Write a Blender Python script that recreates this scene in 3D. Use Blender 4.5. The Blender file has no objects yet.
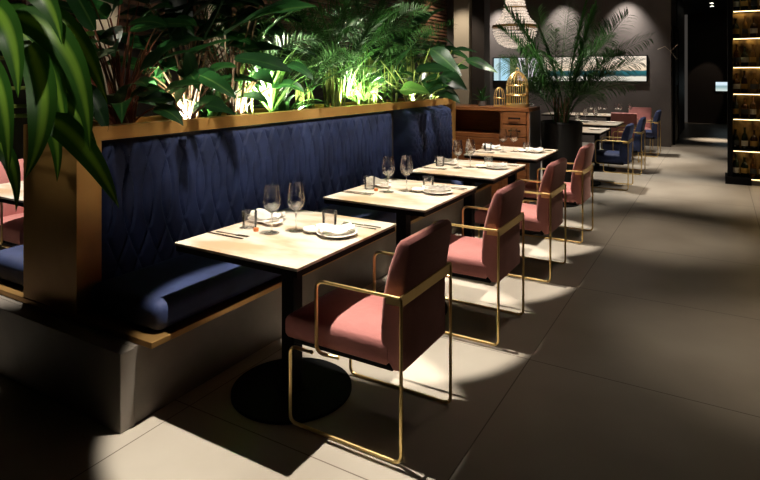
import bpy, bmesh, math, random
from mathutils import Vector, Matrix
PI = math.pi
col = bpy.context.scene.collection
random.seed(7)

# ------------------------------------------------------------------ helpers
def new(name, bm, mat, parent=None, smooth=True, loc=None, rotz=0):
    me = bpy.data.meshes.new(name)
    bm.normal_update()
    bm.to_mesh(me); bm.free()
    if mat: me.materials.append(mat)
    if smooth:
        for p in me.polygons: p.use_smooth = True
    o = bpy.data.objects.new(name, me); col.objects.link(o)
    if smooth:
        try: me.set_sharp_from_angle(angle=math.radians(38))
        except Exception: pass
    if parent: o.parent = parent
    if loc: o.location = loc
    if rotz: o.rotation_euler = (0, 0, rotz)
    return o
def tag(o, label=None, cat=None, group=None, kind=None):
    if label: o['label'] = label
    if cat: o['category'] = cat
    if group: o['group'] = group
    if kind: o['kind'] = kind
    return o
def thing(name, label, cat, loc=(0, 0, 0), rotz=0, group=None):
    o = bpy.data.objects.new(name, None); col.objects.link(o)
    o.empty_display_size = .1
    o.location = loc; o.rotation_euler = (0, 0, rotz)
    return tag(o, label, cat, group)
kids = {}
def copy_tree(o, parent=None):
    c = o.copy(); col.objects.link(c); c.parent = parent
    for ch in [q for q in bpy.data.objects if q.parent == o]:
        copy_tree(ch, c)
    return c
def dup(o, label, loc, rotz=0, group=None):
    c = copy_tree(o); c.location = loc; c.rotation_euler = (0, 0, rotz)
    c['label'] = label
    if group: c['group'] = group
    return c
def B(): return bmesh.new()
def box(bm, x0, x1, y0, y1, z0, z1, bev=0, seg=2):
    r = bmesh.ops.create_cube(bm, size=1, matrix=Matrix.Translation(((x0+x1)/2, (y0+y1)/2, (z0+z1)/2)) @ Matrix.Diagonal((abs(x1-x0), abs(y1-y0), abs(z1-z0), 1)))
    if bev:
        vs = set(r['verts'])
        es = [e for e in bm.edges if e.verts[0] in vs and e.verts[1] in vs]
        bmesh.ops.bevel(bm, geom=es, offset=bev, segments=seg, profile=.5, affect='EDGES')
    return bm
def prism(bm, pts, y0, y1, bev=0, seg=3):          # polygon in x,z extruded along y
    a = [bm.verts.new((p[0], y0, p[1])) for p in pts]
    b = [bm.verts.new((p[0], y1, p[1])) for p in pts]
    fs = [bm.faces.new(a), bm.faces.new(b[::-1])]
    n = len(pts)
    for i in range(n): fs.append(bm.faces.new((a[i], b[i], b[(i+1) % n], a[(i+1) % n])))
    bmesh.ops.recalc_face_normals(bm, faces=fs)
    if bev:
        vs = set(a+b)
        es = [e for f in fs[:2] for e in f.edges]
        bmesh.ops.bevel(bm, geom=list(set(es)), offset=bev, segments=seg, profile=.5, affect='EDGES')
    return bm
def cyl(bm, x, y, z0, z1, r0, r1=None, n=32):
    r1 = r0 if r1 is None else r1
    bmesh.ops.create_cone(bm, cap_ends=True, segments=n, radius1=r0, radius2=r1, depth=z1-z0, matrix=Matrix.Translation((x, y, (z0+z1)/2)))
    return bm
def lathe(bm, prof, n=32, cx=0, cy=0):
    rings = []
    for r, z in prof:
        if r < 1e-5: rings.append([bm.verts.new((cx, cy, z))])
        else: rings.append([bm.verts.new((cx+r*math.cos(2*PI*i/n), cy+r*math.sin(2*PI*i/n), z)) for i in range(n)])
    fs = []
    for a, b in zip(rings, rings[1:]):
        if len(a) == 1 and len(b) == 1: continue
        for i in range(n):
            j = (i+1) % n
            if len(a) == 1: fs.append(bm.faces.new((a[0], b[j], b[i])))
            elif len(b) == 1: fs.append(bm.faces.new((a[i], a[j], b[0])))
            else: fs.append(bm.faces.new((a[i], a[j], b[j], b[i])))
    bmesh.ops.recalc_face_normals(bm, faces=fs)
    return bm
def fillet(pts, r, n=5):
    pts = [Vector(p) for p in pts]; out = [pts[0]]
    for i in range(1, len(pts)-1):
        p = pts[i]; a = (pts[i-1]-p); b = (pts[i+1]-p)
        rr = min(r, a.length*.49, b.length*.49)
        A = p+a.normalized()*rr; C = p+b.normalized()*rr
        for k in range(n+1):
            t = k/n; out.append(A*(1-t)**2+p*2*t*(1-t)+C*t*t)
    out.append(pts[-1]); return out
def tube(bm, pts, r, n=8, fil=0, r1=None):
    pts = fillet(pts, fil) if fil else [Vector(p) for p in pts]
    m = len(pts); rings = []; nrm = None
    for i, p in enumerate(pts):
        d = (pts[min(i+1, m-1)]-pts[max(i-1, 0)]).normalized()
        if nrm is None:
            nrm = d.cross(Vector((0, 0, 1)) if abs(d.z) < .9 else Vector((1, 0, 0))).normalized()
        else:
            nrm = (nrm-d*nrm.dot(d)).normalized()
        bn = d.cross(nrm)
        rad = r if r1 is None else r+(r1-r)*i/(m-1)
        rings.append([bm.verts.new(p+nrm*rad*math.cos(2*PI*k/n)+bn*rad*math.sin(2*PI*k/n)) for k in range(n)])
    for a, b in zip(rings, rings[1:]):
        for k in range(n): bm.faces.new((a[k], a[(k+1) % n], b[(k+1) % n], b[k]))
    bm.faces.new(rings[0][::-1]); bm.faces.new(rings[-1])
    return bm

# ------------------------------------------------------------------ materials
def M(name, colr=(.5, .5, .5), rough=.5, metal=0, **kw):
    m = bpy.data.materials.new(name); m.use_nodes = True
    b = m.node_tree.nodes['Principled BSDF']
    b.inputs['Base Color'].default_value = (*colr, 1)
    b.inputs['Roughness'].default_value = rough
    b.inputs['Metallic'].default_value = metal
    for k, v in kw.items(): b.inputs[k.replace('_', ' ')].default_value = v
    return m
def nodes(m): return m.node_tree.nodes, m.node_tree.links, m.node_tree.nodes['Principled BSDF']
def noise_mix(m, c1, c2, scale=5, stretch=(1, 1, 1), detail=4, lo=.35, hi=.65, bump=0, bscale=None, rough=None, coord='Object'):
    N, L, b = nodes(m)
    tc = N.new('ShaderNodeTexCoord'); mp = N.new('ShaderNodeMapping'); mp.inputs['Scale'].default_value = stretch
    L.new(tc.outputs[coord], mp.inputs[0])
    nz = N.new('ShaderNodeTexNoise'); nz.inputs['Scale'].default_value = scale; nz.inputs['Detail'].default_value = detail
    L.new(mp.outputs[0], nz.inputs[0])
    r = N.new('ShaderNodeValToRGB'); r.color_ramp.elements[0].position = lo; r.color_ramp.elements[1].position = hi
    r.color_ramp.elements[0].color = (*c1, 1); r.color_ramp.elements[1].color = (*c2, 1)
    L.new(nz.outputs[0], r.inputs[0]); L.new(r.outputs[0], b.inputs['Base Color'])
    if rough:
        mr = N.new('ShaderNodeMapRange'); mr.inputs[3].default_value = rough[0]; mr.inputs[4].default_value = rough[1]
        L.new(nz.outputs[0], mr.inputs[0]); L.new(mr.outputs[0], b.inputs['Roughness'])
    if bump:
        n2 = N.new('ShaderNodeTexNoise'); n2.inputs['Scale'].default_value = bscale or scale*4; n2.inputs['Detail'].default_value = 3
        L.new(mp.outputs[0], n2.inputs[0])
        bp = N.new('ShaderNodeBump'); bp.inputs['Strength'].default_value = bump; bp.inputs['Distance'].default_value = .01
        L.new(n2.outputs[0], bp.inputs['Height']); L.new(bp.outputs[0], b.inputs['Normal'])
    return m
mt_wood = noise_mix(M('golden_metal_leaf', rough=.45, metal=.45), (.50, .27, .07), (.62, .36, .11), 2.5, (1, 1, 1), bump=.04, rough=(.4, .5))
mt_brass = M('brushed_brass', (.85, .64, .28), .33, 1)
mt_ledge = M('aged_brass_ledge', (.45, .26, .09), .38, .75)
mt_navy = noise_mix(M('navy_velvet', rough=.75, Sheen_Weight=.12, Sheen_Roughness=.35), (.010, .019, .065), (.021, .036, .115), 7, bump=.25, bscale=9)
mt_navy.node_tree.nodes['Principled BSDF'].inputs['Sheen Tint'].default_value = (.25, .4, .9, 1)
mt_pink = noise_mix(M('dusty_pink_velvet', rough=.8, Sheen_Weight=.5, Sheen_Roughness=.4), (.40, .145, .135), (.49, .19, .175), 6, bump=.15, bscale=60)
mt_pink.node_tree.nodes['Principled BSDF'].inputs['Sheen Tint'].default_value = (1, .65, .6, 1)
mt_black = M('black_metal', (.008, .008, .009), .6, 0, Specular_IOR_Level=.06)
mt_matte = M('matte_black', (.007, .007, .006), .7)
mt_marble = noise_mix(M('cream_onyx', rough=.3), (.48, .34, .21), (.64, .585, .505), 3.2, (1, 2.2, 1), detail=6, lo=.38, hi=.55)
mt_concrete = noise_mix(M('grey_concrete', rough=.6), (.17, .145, .12), (.23, .2, .17), 3, bump=.1, bscale=30)
mt_base = noise_mix(M('smoked_metal_panel', rough=.5), (.17, .145, .12), (.21, .18, .15), 2)
mt_china = M('cream_china', (.8, .74, .66), .25)
mt_linen = noise_mix(M('white_linen', rough=.9), (.76, .73, .69), (.84, .82, .78), 30, bump=.2, bscale=60)
mt_steel = M('dark_steel', (.35, .3, .24), .25, 1)
mt_amber = M('amber_candle', (.55, .16, .04), .4)
mt_glass = bpy.data.materials.new('clear_thin_glass'); mt_glass.use_nodes = True
_N, _L, _b = nodes(mt_glass)
_t = _N.new('ShaderNodeBsdfTransparent'); _t.inputs[0].default_value = (.985, .985, .98, 1)
_g = _N.new('ShaderNodeBsdfGlossy'); _g.inputs['Roughness'].default_value = .04
_w = _N.new('ShaderNodeLayerWeight'); _w.inputs[0].default_value = .32
_d = _N.new('ShaderNodeBsdfDiffuse'); _d.inputs[0].default_value = (.8, .8, .8, 1)
_m = _N.new('ShaderNodeMixShader'); _m2 = _N.new('ShaderNodeMixShader'); _m2.inputs[0].default_value = .035
_L.new(_w.outputs['Fresnel'], _m.inputs[0]); _L.new(_t.outputs[0], _m.inputs[1]); _L.new(_g.outputs[0], _m.inputs[2])
_L.new(_m.outputs[0], _m2.inputs[1]); _L.new(_d.outputs[0], _m2.inputs[2]); _L.new(_m2.outputs[0], _N['Material Output'].inputs[0])
mt_cabinet = noise_mix(M('reddish_walnut', rough=.4), (.20, .065, .02), (.34, .125, .04), 5, (1, 1, 9), lo=.3, hi=.7)
mt_cabin = M('walnut_shadow_side', (.16, .06, .025), .5)
mt_wall = noise_mix(M('charcoal_plaster', rough=.75), (.13, .112, .102), (.16, .138, .126), 2, bump=.1, bscale=20)
mt_dark = M('dark_brown_paint', (.035, .026, .022), .55)
mt_slat = noise_mix(M('brown_slat', rough=.5), (.11, .05, .03), (.17, .08, .045), 4)
mt_cream = M('cream_column', (.55, .47, .36), .6)
mt_ceil = M('black_ceiling', (.02, .018, .017), .8)
mt_soil = noise_mix(M('potting_soil', rough=.95), (.01, .007, .005), (.03, .02, .012), 30, bump=.6, bscale=60)
mt_stem = noise_mix(M('brown_stem', rough=.6), (.10, .05, .02), (.18, .10, .05), 12, (1, 1, .4))
mt_redstem = noise_mix(M('red_stem', rough=.4), (.22, .05, .03), (.30, .12, .06), 12)
mt_gstem = noise_mix(M('green_stem', rough=.4), (.12, .16, .03), (.20, .26, .06), 10)
def emis(name, c, s):
    m = bpy.data.materials.new(name); m.use_nodes = True
    N, L, b = nodes(m); b.inputs['Base Color'].default_value = (0, 0, 0, 1)
    b.inputs['Emission Color'].default_value = (*c, 1); b.inputs['Emission Strength'].default_value = s
    return m
mt_lamp = emis('lamp_glow', (1, .95, .8), 12)
def leafmat(name, c, rib, ribw=.12, trans=.25, rough=.38, vein=0):
    m = M(name, c, rough)
    N, L, b = nodes(m)
    b.inputs['Specular IOR Level'].default_value = .45
    uv = N.new('ShaderNodeUVMap'); sx = N.new('ShaderNodeSeparateXYZ'); L.new(uv.outputs[0], sx.inputs[0])
    s = N.new('ShaderNodeMath'); s.operation = 'SUBTRACT'; s.inputs[1].default_value = .5; L.new(sx.outputs[0], s.inputs[0])
    a = N.new('ShaderNodeMath'); a.operation = 'ABSOLUTE'; L.new(s.outputs[0], a.inputs[0])
    r = N.new('ShaderNodeValToRGB'); e = r.color_ramp.elements
    e[0].position = ribw*.3; e[0].color = (*rib, 1); e[1].position = ribw; e[1].color = (*c, 1)
    L.new(a.outputs[0], r.inputs[0])
    tc = N.new('ShaderNodeTexCoord'); nz = N.new('ShaderNodeTexNoise'); nz.inputs['Scale'].default_value = 6
    L.new(tc.outputs['Object'], nz.inputs[0])
    mx = N.new('ShaderNodeMix'); mx.data_type = 'RGBA'; mx.blend_type = 'MULTIPLY'; mx.inputs[0].default_value = .6
    L.new(r.outputs[0], mx.inputs[6]); L.new(nz.outputs[0], mx.inputs[7]); L.new(mx.outputs[2], b.inputs['Base Color'])
    tr = N.new('ShaderNodeBsdfTranslucent'); L.new(mx.outputs[2], tr.inputs[0])
    ms = N.new('ShaderNodeMixShader'); ms.inputs[0].default_value = trans
    out = N['Material Output']
    L.new(b.outputs[0], ms.inputs[1]); L.new(tr.outputs[0], ms.inputs[2]); L.new(ms.outputs[0], out.inputs[0])
    return m
lf_corn = leafmat('striped_leaf', (.05, .18, .02), (.32, .62, .06), .22)
lf_big = leafmat('broad_leaf', (.022, .10, .022), (.10, .22, .05), .07)
lf_dark = leafmat('dark_leaf', (.012, .05, .014), (.03, .09, .02), .07, .2)
lf_lime = leafmat('lime_leaf', (.12, .30, .05), (.22, .42, .1), .15, .35)
lf_palm = leafmat('palm_leaf', (.04, .14, .025), (.07, .2, .04), .1, .3)
lf_pale = leafmat('silvery_leaf', (.22, .28, .15), (.35, .4, .25), .2, .3)

# floor: polished concrete in 1.21 m slabs
def floor_mat():
    m = noise_mix(M('polished_concrete', rough=.35), (.38, .335, .28), (.52, .475, .405), 1.3, detail=7, lo=.3, hi=.7, bump=.03, bscale=9, rough=(.28, .45))
    N, L, b = nodes(m)
    src = b.inputs['Base Color'].links[0].from_socket
    tc = N.new('ShaderNodeTexCoord'); sx = N.new('ShaderNodeSeparateXYZ'); L.new(tc.outputs['Object'], sx.inputs[0])
    outs = []
    for ax, off in ((0, .87), (1, -3.03)):
        a = N.new('ShaderNodeMath'); a.operation = 'ADD'; a.inputs[1].default_value = off+60.5; L.new(sx.outputs[ax], a.inputs[0])
        w = N.new('ShaderNodeMath'); w.operation = 'MODULO'; w.inputs[1].default_value = 1.21; L.new(a.outputs[0], w.inputs[0])
        c = N.new('ShaderNodeMath'); c.operation = 'LESS_THAN'; c.inputs[1].default_value = .006; L.new(w.outputs[0], c.inputs[0])
        outs.append(c)
    mx = N.new('ShaderNodeMath'); mx.operation = 'MAXIMUM'; L.new(outs[0].outputs[0], mx.inputs[0]); L.new(outs[1].outputs[0], mx.inputs[1])
    mm = N.new('ShaderNodeMix'); mm.data_type = 'RGBA'; L.new(mx.outputs[0], mm.inputs[0]); L.new(src, mm.inputs[6])
    mm.inputs[7].default_value = (.16, .13, .10, 1); L.new(mm.outputs[2], b.inputs['Base Color'])
    return m
mt_floor = floor_mat()

# ------------------------------------------------------------------ the setting
def struct(name, bm, m): return tag(new(name, bm, m, smooth=False), kind='structure')
struct('floor', box(B(), -6.3, 3.2, -2.3, 21.3, -.1, 0), mt_floor)
struct('ceiling', box(B(), -6.3, 3.2, -2.3, 21.3, 3.5, 3.6), mt_ceil)
struct('wall_left', box(B(), -6.2, -6.0, -2.2, 13.6, 0, 3.5), mt_dark)
struct('wall_back', box(B(), -6.2, -.88, 13.6, 18.8, 0, 3.5), mt_wall)
struct('wall_far', box(B(), -.88, 3.0, 21.0, 21.2, 0, 3.5), mt_dark)
struct('wall_recess', box(B(), -1.1, -.98, 18.8, 21.0, 0, 3.5), mt_dark)
struct('wall_right', box(B(), 3.0, 3.2, -2.2, 21.2, 0, 3.5), mt_dark)
struct('wall_front', box(B(), -6.2, 3.2, -2.3, -2.2, 0, 3.5), mt_dark)
# side return of the back wall: tall dark door leaf with a steel pull and its frame
dr = tag(new('door_1', box(B(), -.88, -.845, 14.2, 15.3, 0, 2.5), mt_dark, smooth=False), kind='structure')
new('door_handle', tube(B(), [(-.80, 14.35, .85), (-.80, 14.35, 1.3)], .018), mt_steel, dr)
struct('trim_1', box(box(box(B(), -.88, -.83, 14.08, 14.2, 0, 2.6), -.88, -.83, 15.3, 15.42, 0, 2.6), -.88, -.83, 14.2, 15.3, 2.5, 2.6), mt_black)
struct('added_shade_sheet', box(B(), -.88, -.865, 15.42, 18.8, 0, 3.5), mt_dark)  # added dark sheet that keeps the lit return wall looking dim
struct('trim_7', box(B(), -1.0, -.88, 18.8, 18.82, 0, 3.5), mt_dark)
# columns
t = struct('trim_2', box(B(), -4.28, -3.98, 10, 10.3, 0, 3.5), mt_cream)
t = struct('trim_3', box(B(), -3.96, -3.72, 10.1, 10.4, 0, 3.5), mt_dark)
struct('trim_4', box(B(), -6.0, -5.86, 3.82, 4.12, 0, 3.5), mt_cream)
struct('trim_5', box(B(), -6.0, -5.86, 5.45, 5.75, 0, 3.5), mt_cream)
# slatted panels on the left wall
for i in range(6):
    y0 = 1.2+i*2.05
    bm = B()
    for k in range(18): 
        z = 1.9+k*.088
        box(bm, -5.99, -5.93, y0, y0+1.98, z, z+.045)
    for yy in (y0+.02, y0+1.0, y0+1.96): box(bm, -6.0, -5.97, yy-.02, yy+.02, 1.9, 3.45)
    w = ['nearest the front of the room', 'second along', 'third along', 'fourth along', 'fifth along', 'last before the cream column'][i]
    tag(new('slatted_panel', bm, mt_slat, smooth=False), 'brown wooden louvre panel high on the left wall, '+w, 'wall panel', 'louvre panels on the left wall')

# ------------------------------------------------------------------ banquette
tag(new('banquette_base', box(box(B(), -3.54, -2.17, 1.60, 6.12, 0, .335), -3.56, -2.16, 1.53, 1.60, 0, .335, .003), mt_concrete, smooth=False),
    'grey concrete plinth carrying the navy banquette benches', 'bench base')
led = thing('banquette_partition', 'golden veneered partition and planter box behind the navy banquette', 'partition', (0, 0, 0))
new('ledge', box(B(), -3.63, -2.085, 1.625, 6.12, .335, .362, .003), mt_ledge, led, False)
new('end_panel', box(B(), -3.09, -2.63, 1.63, 1.76, .362, 1.18, .002), mt_wood, led, False)
new('top_rail', box(B(), -2.70, -2.63, 1.63, 6.2, 1.18, 1.25, .002), mt_wood, led, False)
new('top_rail', box(B(), -3.09, -3.02, 1.63, 6.2, 1.18, 1.25, .002), mt_wood, led, False)
new('top_cap', box(B(), -3.02, -2.70, 1.63, 1.76, 1.18, 1.25, .002), mt_wood, led, False)
new('end_panel', box(B(), -3.09, -2.63, 6.08, 6.2, .362, 1.18, .002), mt_wood, led, False)
new('back_board', box(B(), -2.75, -2.715, 1.76, 6.08, .362, 1.18), mt_dark, led, False)
new('back_board', box(B(), -3.005, -2.97, 1.76, 6.08, .362, 1.18), mt_dark, led, False)
new('soil', box(B(), -2.97, -2.75, 1.76, 6.08, 1.0, 1.16), mt_soil, led, False)

def quilt(x0, thick, y0, y1, z0, z1, res, p, A, T, depth, re=.05):
    bm = B(); ny = int((y1-y0)/res); nz = int((z1-z0)/res)
    grid = []; zm = .87
    for i in range(ny+1):
        y = y0+(y1-y0)*i/ny; row = []
        for j in range(nz+1):
            z = z0+(z1-z0)*j/nz
            e = min(y-y0, y1-y, z-z0, z1-z)
            f = 1 if e >= re else math.sqrt(max(0, 1-(1-e/re)**2))
            ey = min(y-y0, y1-y); ez = min(z-z0, z1-z)
            fy = 1 if ey >= re else math.sqrt(max(0, 1-(1-ey/re)**2)); fz = 1 if ez >= re else math.sqrt(max(0, 1-(1-ez/re)**2))
            f = fy*fz
            g = 0; q = 1
            for s in (-1, 1):
                u = (y+s*A*math.cos(2*PI*(z-zm)/T))/p
                d = abs(u-math.floor(u)-.5)*p*(1 if abs(math.sin(2*PI*(z-zm)/T)) < .01 else 1/math.hypot(1, A*2*PI/T*math.sin(2*PI*(z-zm)/T)))
                g = max(g, math.exp(-(d/.0075)**2))
                q *= .6+.4*math.sin(PI*min(1, d/(p*.5)))
            row.append(bm.verts.new((x0+thick*f*(1+.10*math.sin(PI*(z-z0)/(z1-z0)))-(depth*g-.001*q)*min(1, e/.04), y, z)))
        grid.append(row)
    for i in range(ny):
        for j in range(nz):
            bm.faces.new((grid[i][j], grid[i+1][j], grid[i+1][j+1], grid[i][j+1]))
    return bm
def mirx(bm, c):
    for v in bm.verts: v.co.x = 2*c-v.co.x
    bmesh.ops.reverse_faces(bm, faces=bm.faces[:])
    return bm
tag(new('backrest_cushion', quilt(-2.715, .075, 1.77, 4.74, .40, 1.172, .0068, .12, .095, 1.30, .015), mt_navy),
    'long navy velvet back cushion quilted in overlapping leaf curves along the banquette', 'back cushion')
tag(new('backrest_cushion', quilt(-2.715, .20, 4.87, 5.86, .40, 1.19, .0095, .085, .06, .3, .012, .07), mt_navy),
    'short thick navy velvet back cushion at the far end of the banquette', 'back cushion')
tag(new('backrest_cushion', mirx(quilt(-2.715, .075, 1.77, 6.06, .40, 1.172, .03, .125, .145, .92, .0, .05), -2.86), mt_navy),
    'navy velvet back cushion on the left, hidden side of the partition', 'back cushion')
def cushion(x0, x1, y0, y1, z0, z1, r):
    bm = B(); box(bm, x0, x1, y0, y1, z0, z1)
    bmesh.ops.bevel(bm, geom=bm.edges[:], offset=r, segments=7, profile=.55, affect='EDGES')
    return bm
tag(new('seat_cushion', cushion(-2.63, -2.115, 1.68, 4.55, .363, .50, .055), mt_navy),
    'long navy velvet seat cushion on the brass ledge beside the marble tables', 'seat cushion')
tag(new('seat_cushion', cushion(-2.50, -2.115, 4.57, 6.05, .363, .50, .055), mt_navy),
    'far navy velvet seat cushion below the short thick back cushion', 'seat cushion')
tag(new('seat_cushion', cushion(-3.605, -3.09, 1.68, 5.9, .363, .50, .055), mt_navy),
    'navy velvet seat cushion left of the golden partition end', 'seat cushion')

# ------------------------------------------------------------------ tables
def make_table():
    t = thing('dining_table', '', 'table')
    new('tabletop', box(B(), -.35, .35, -.40, .40, .738, .75, .001), mt_marble, t, False)
    new('underboard', box(B(), -.345, .345, -.395, .395, .712, .738), mt_black, t, False)
    new('pole', box(B(), -.036, .036, -.036, .036, .02, .712, .004), mt_black, t, False)
    new('base_disc', cyl(B(), 0, 0, 0, .014, .285, n=64), mt_black, t)
    new('base_collar', cyl(B(), 0, 0, .014, .022, .07), mt_black, t)
    return t
TB = make_table()
YC = [2.17, 3.30, 4.44, 5.58]
names4 = ['nearest', 'second', 'third', 'farthest']
TX = -1.765
for i, y in enumerate(YC):
    lab = names4[i]+' cream stone-topped dining table along the navy banquette'
    if i == 0: TB.location = (TX, y, 0); TB['label'] = lab; TB['group'] = 'tables along the banquette'
    else: dup(TB, lab, (TX, y, 0), 0, 'tables along the banquette')

def make_chair(label, fab):
    # local: origin on the floor at the middle of the rear edge, the seat looks towards -x
    t = thing('dining_chair', label, 'chair')
    bm = B(); box(bm, -.55, -.06, -.19, .19, .328, .345)
    new('seat_frame', bm, mt_black, t)
    bm = B(); box(bm, -.585, -.07, -.214, .214, .342, .462)
    bmesh.ops.subdivide_edges(bm, edges=bm.edges[:], cuts=7, use_grid_fill=True)
    for v in bm.verts:
        X, Y, Z = v.co; u = (X+.3275)/.2575; w = Y/.214; q = (Z-.402)/.06
        f = 1-.10*max(abs(u), abs(w))**6 if abs(q) > .6 else 1
        rz = .038; 
        for ax, c, h in ((0, -.3275, .2575), (1, 0, .214)):
            e = h-abs(v.co[ax]-c); ez = .06-abs(Z-.402)
            if e < rz and ez < rz:
                k = Vector((rz-e, rz-ez)); L = k.length
                if L > rz: k *= rz/L; v.co[ax] = c+math.copysign(h-rz+k.x, v.co[ax]-c); v.co.z = .402+math.copysign(.06-rz+k.y, Z-.402)
        if Z > .44: v.co.z += .018*(1-u*u)*(1-w*w)
    new('seat', bm, fab, t)
    prof = [(-.005, .345), (-.045, .338), (-.105, .40), (-.108, .50), (-.098, .62), (-.070, .74), (-.034, .835), (-.020, .854), (.006, .858), (.026, .846), (.026, .80), (.008, .70), (-.006, .62), (-.006, .5)]
    bm = B(); prism(bm, prof, -.212, .212, .018, 4)
    new('backrest', bm, fab, t)
    for s in (-1, 1):
        y = .236*s
        new('side_frame', tube(B(), [(.004, y, .64), (.004, y, .0085), (-.54, y, .0085), (-.54, y, .335), (-.42, y, .335)], .0075, 8, .035), mt_brass, t)
        new('armrest', tube(B(), [(0, y, .642), (-.40, y, .642), (-.40, y, .338), (-.30, y*.9, .332)], .0075, 8, .04), mt_brass, t)
    bm = B(); box(bm, -.001, .006, -.243, .243, .607, .652, .002)
    box(bm, -.06, .004, -.243, -.236, .615, .645); box(bm, -.06, .004, .236, .243, .615, .645)
    new('back_band', bm, mt_brass, t, False)
    return t
CP = make_chair('', mt_pink)
for i, y in enumerate(YC):
    lab = ['nearest pink velvet armchair with brass frame, at the nearest table', 'second pink velvet armchair with brass frame from the front',
           'third pink velvet armchair with brass frame from the front', 'fourth pink velvet armchair, beside the big black palm pot'][i]
    c = CP if i == 0 else copy_tree(CP)
    c.location = (-1.058, y+.018, 0); c['label'] = lab; c['group'] = 'pink chairs along the banquette tables'
CB = make_chair('nearest of the navy velvet armchairs beyond the palm pot', mt_navy)
CB.location = (-1.03, 8.36, 0); CB['group'] = 'navy chairs at the back tables'
dup(CB, 'middle navy velvet armchair, at the second table beyond the palm', (-1.02, 9.77, 0), 0, 'navy chairs at the back tables')
dup(CB, 'farthest navy velvet armchair, against the charcoal back wall', (-.98, 12.02, 0), 0, 'navy chairs at the back tables')
# pink ones near the back wall
dup(CP, 'pink velvet armchair turned with its back to us near the back wall', (-1.44, 10.85, 0), -PI/2, 'pink chairs near the back wall')
dup(CP, 'pale lit pink velvet armchair facing us near the back wall', (-1.40, 12.9, 0), PI/2, 'pink chairs near the back wall')
# tables beyond
dup(TB, 'stone-topped table just beyond the black palm pot', (-1.70, 8.42, 0), 0, 'tables in the back of the room')
dup(TB, 'second stone-topped table beyond the black palm pot', (-1.70, 9.80, 0), 0, 'tables in the back of the room')
dup(TB, 'stone-topped table set with many glasses near the back wall', (-1.85, 11.88, 0), PI/2, 'tables in the back of the room')
dup(TB, 'stone-topped table left of the many-glass table near the back wall, behind the palm', (-2.66, 11.88, 0), PI/2, 'tables in the back of the room')
# left side of the partition
dup(TB, 'cream stone-topped table behind the golden partition end, left edge', (-3.955, 2.30, 0), 0, 'tables left of the partition')
dup(TB, 'stone-topped table farther along the hidden side of the partition', (-3.955, 3.43, 0), 0, 'tables left of the partition')
dup(CP, 'pink velvet armchair at the left edge behind the golden partition', (-4.66, 2.34, 0), PI, 'pink chairs left of the partition')
dup(CP, 'pink velvet armchair at the hidden table behind the planter', (-4.66, 3.47, 0), PI, 'pink chairs left of the partition')

# ------------------------------------------------------------------ tableware
mt_wine = M('clear_blown_glass', (1, 1, 1), 0, 0, Transmission_Weight=1, IOR=1.4)
_N, _L, _b = nodes(mt_wine)
_t = _N.new('ShaderNodeBsdfTransparent'); _m = _N.new('ShaderNodeMixShader'); _m.inputs[0].default_value = .45
_L.new(_b.outputs[0], _m.inputs[1]); _L.new(_t.outputs[0], _m.inputs[2]); _L.new(_m.outputs[0], _N['Material Output'].inputs[0])
def wine_bm():
    pr = [(0, 0), (.036, 0), (.037, .0015), (.030, .003), (.010, .006), (.0045, .013), (.0038, .03), (.0038, .085), (.006, .097), (.020, .106), (.036, .122), (.0425, .142), (.041, .165), (.036, .195), (.0315, .228),
          (.0305, .228), (.035, .195), (.0398, .165), (.0412, .142), (.035, .1235), (.019, .109), (.006, .102), (0, .101)]
    return lathe(B(), pr, 28)
def tumbler_bm():
    return lathe(B(), [(0, 0), (.031, 0), (.034, .004), (.0375, .082), (.036, .082), (.0325, .010), (0, .008)], 28)
def plate_bm(r, h=.016):
    return lathe(B(), [(0, 0), (r*.55, 0), (r*.6, .003), (r*.95, h-.002), (r, h), (r*.97, h+.002), (r*.6, .007), (0, .006)], 36)
def napkin_bm():
    bm = B(); nx, ny = 16, 12; g = []
    for i in range(nx+1):
        r = []
        for j in range(ny+1):
            u = i/nx-.5; v = j/ny-.5
            x = u*.18*(1-.2*abs(v)*2*(u > 0)); y = v*(.115-.03*u)
            z = .036+.009*math.sin(14*v+7*u)+.008*math.cos(6*u+2)-.03*abs(v)**2
            r.append(bm.verts.new((x, y, max(z, .020))))
        g.append(r)
    for i in range(nx):
        for j in range(ny): bm.faces.new((g[i][j], g[i+1][j], g[i+1][j+1], g[i][j+1]))
    r = bmesh.ops.solidify(bm, geom=bm.faces[:], thickness=.006)
    return bm
def fork_bm():
    bm = B(); box(bm, -.10, .03, -.0035, .0035, 0, .003, .001); box(bm, -.10, -.06, -.006, .006, 0, .003, .001)
    box(bm, .03, .055, -.011, .011, 0, .003, .001)
    for k in (-1.5, -.5, .5, 1.5): box(bm, .055, .10, k*.006-.0016, k*.006+.0016, 0, .003)
    return bm
def knife_bm():
    bm = B(); box(bm, -.11, -.01, -.006, .006, 0, .004, .001); prism(bm, [(-.01, 0), (.11, 0), (.11, .002), (-.01, .002)], -.007, .009)
    return bm
protos = {}
def put(kind, bmf, mat, cat, lab, loc, rz=0, group=None):
    if kind not in protos:
        o = new(kind, bmf(), mat); protos[kind] = o.data
    else:
        o = bpy.data.objects.new(kind, protos[kind]); col.objects.link(o)
    o.location = loc; o.rotation_euler = (0, 0, rz)
    return tag(o, lab, cat, group)
ZT = .7503
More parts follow.
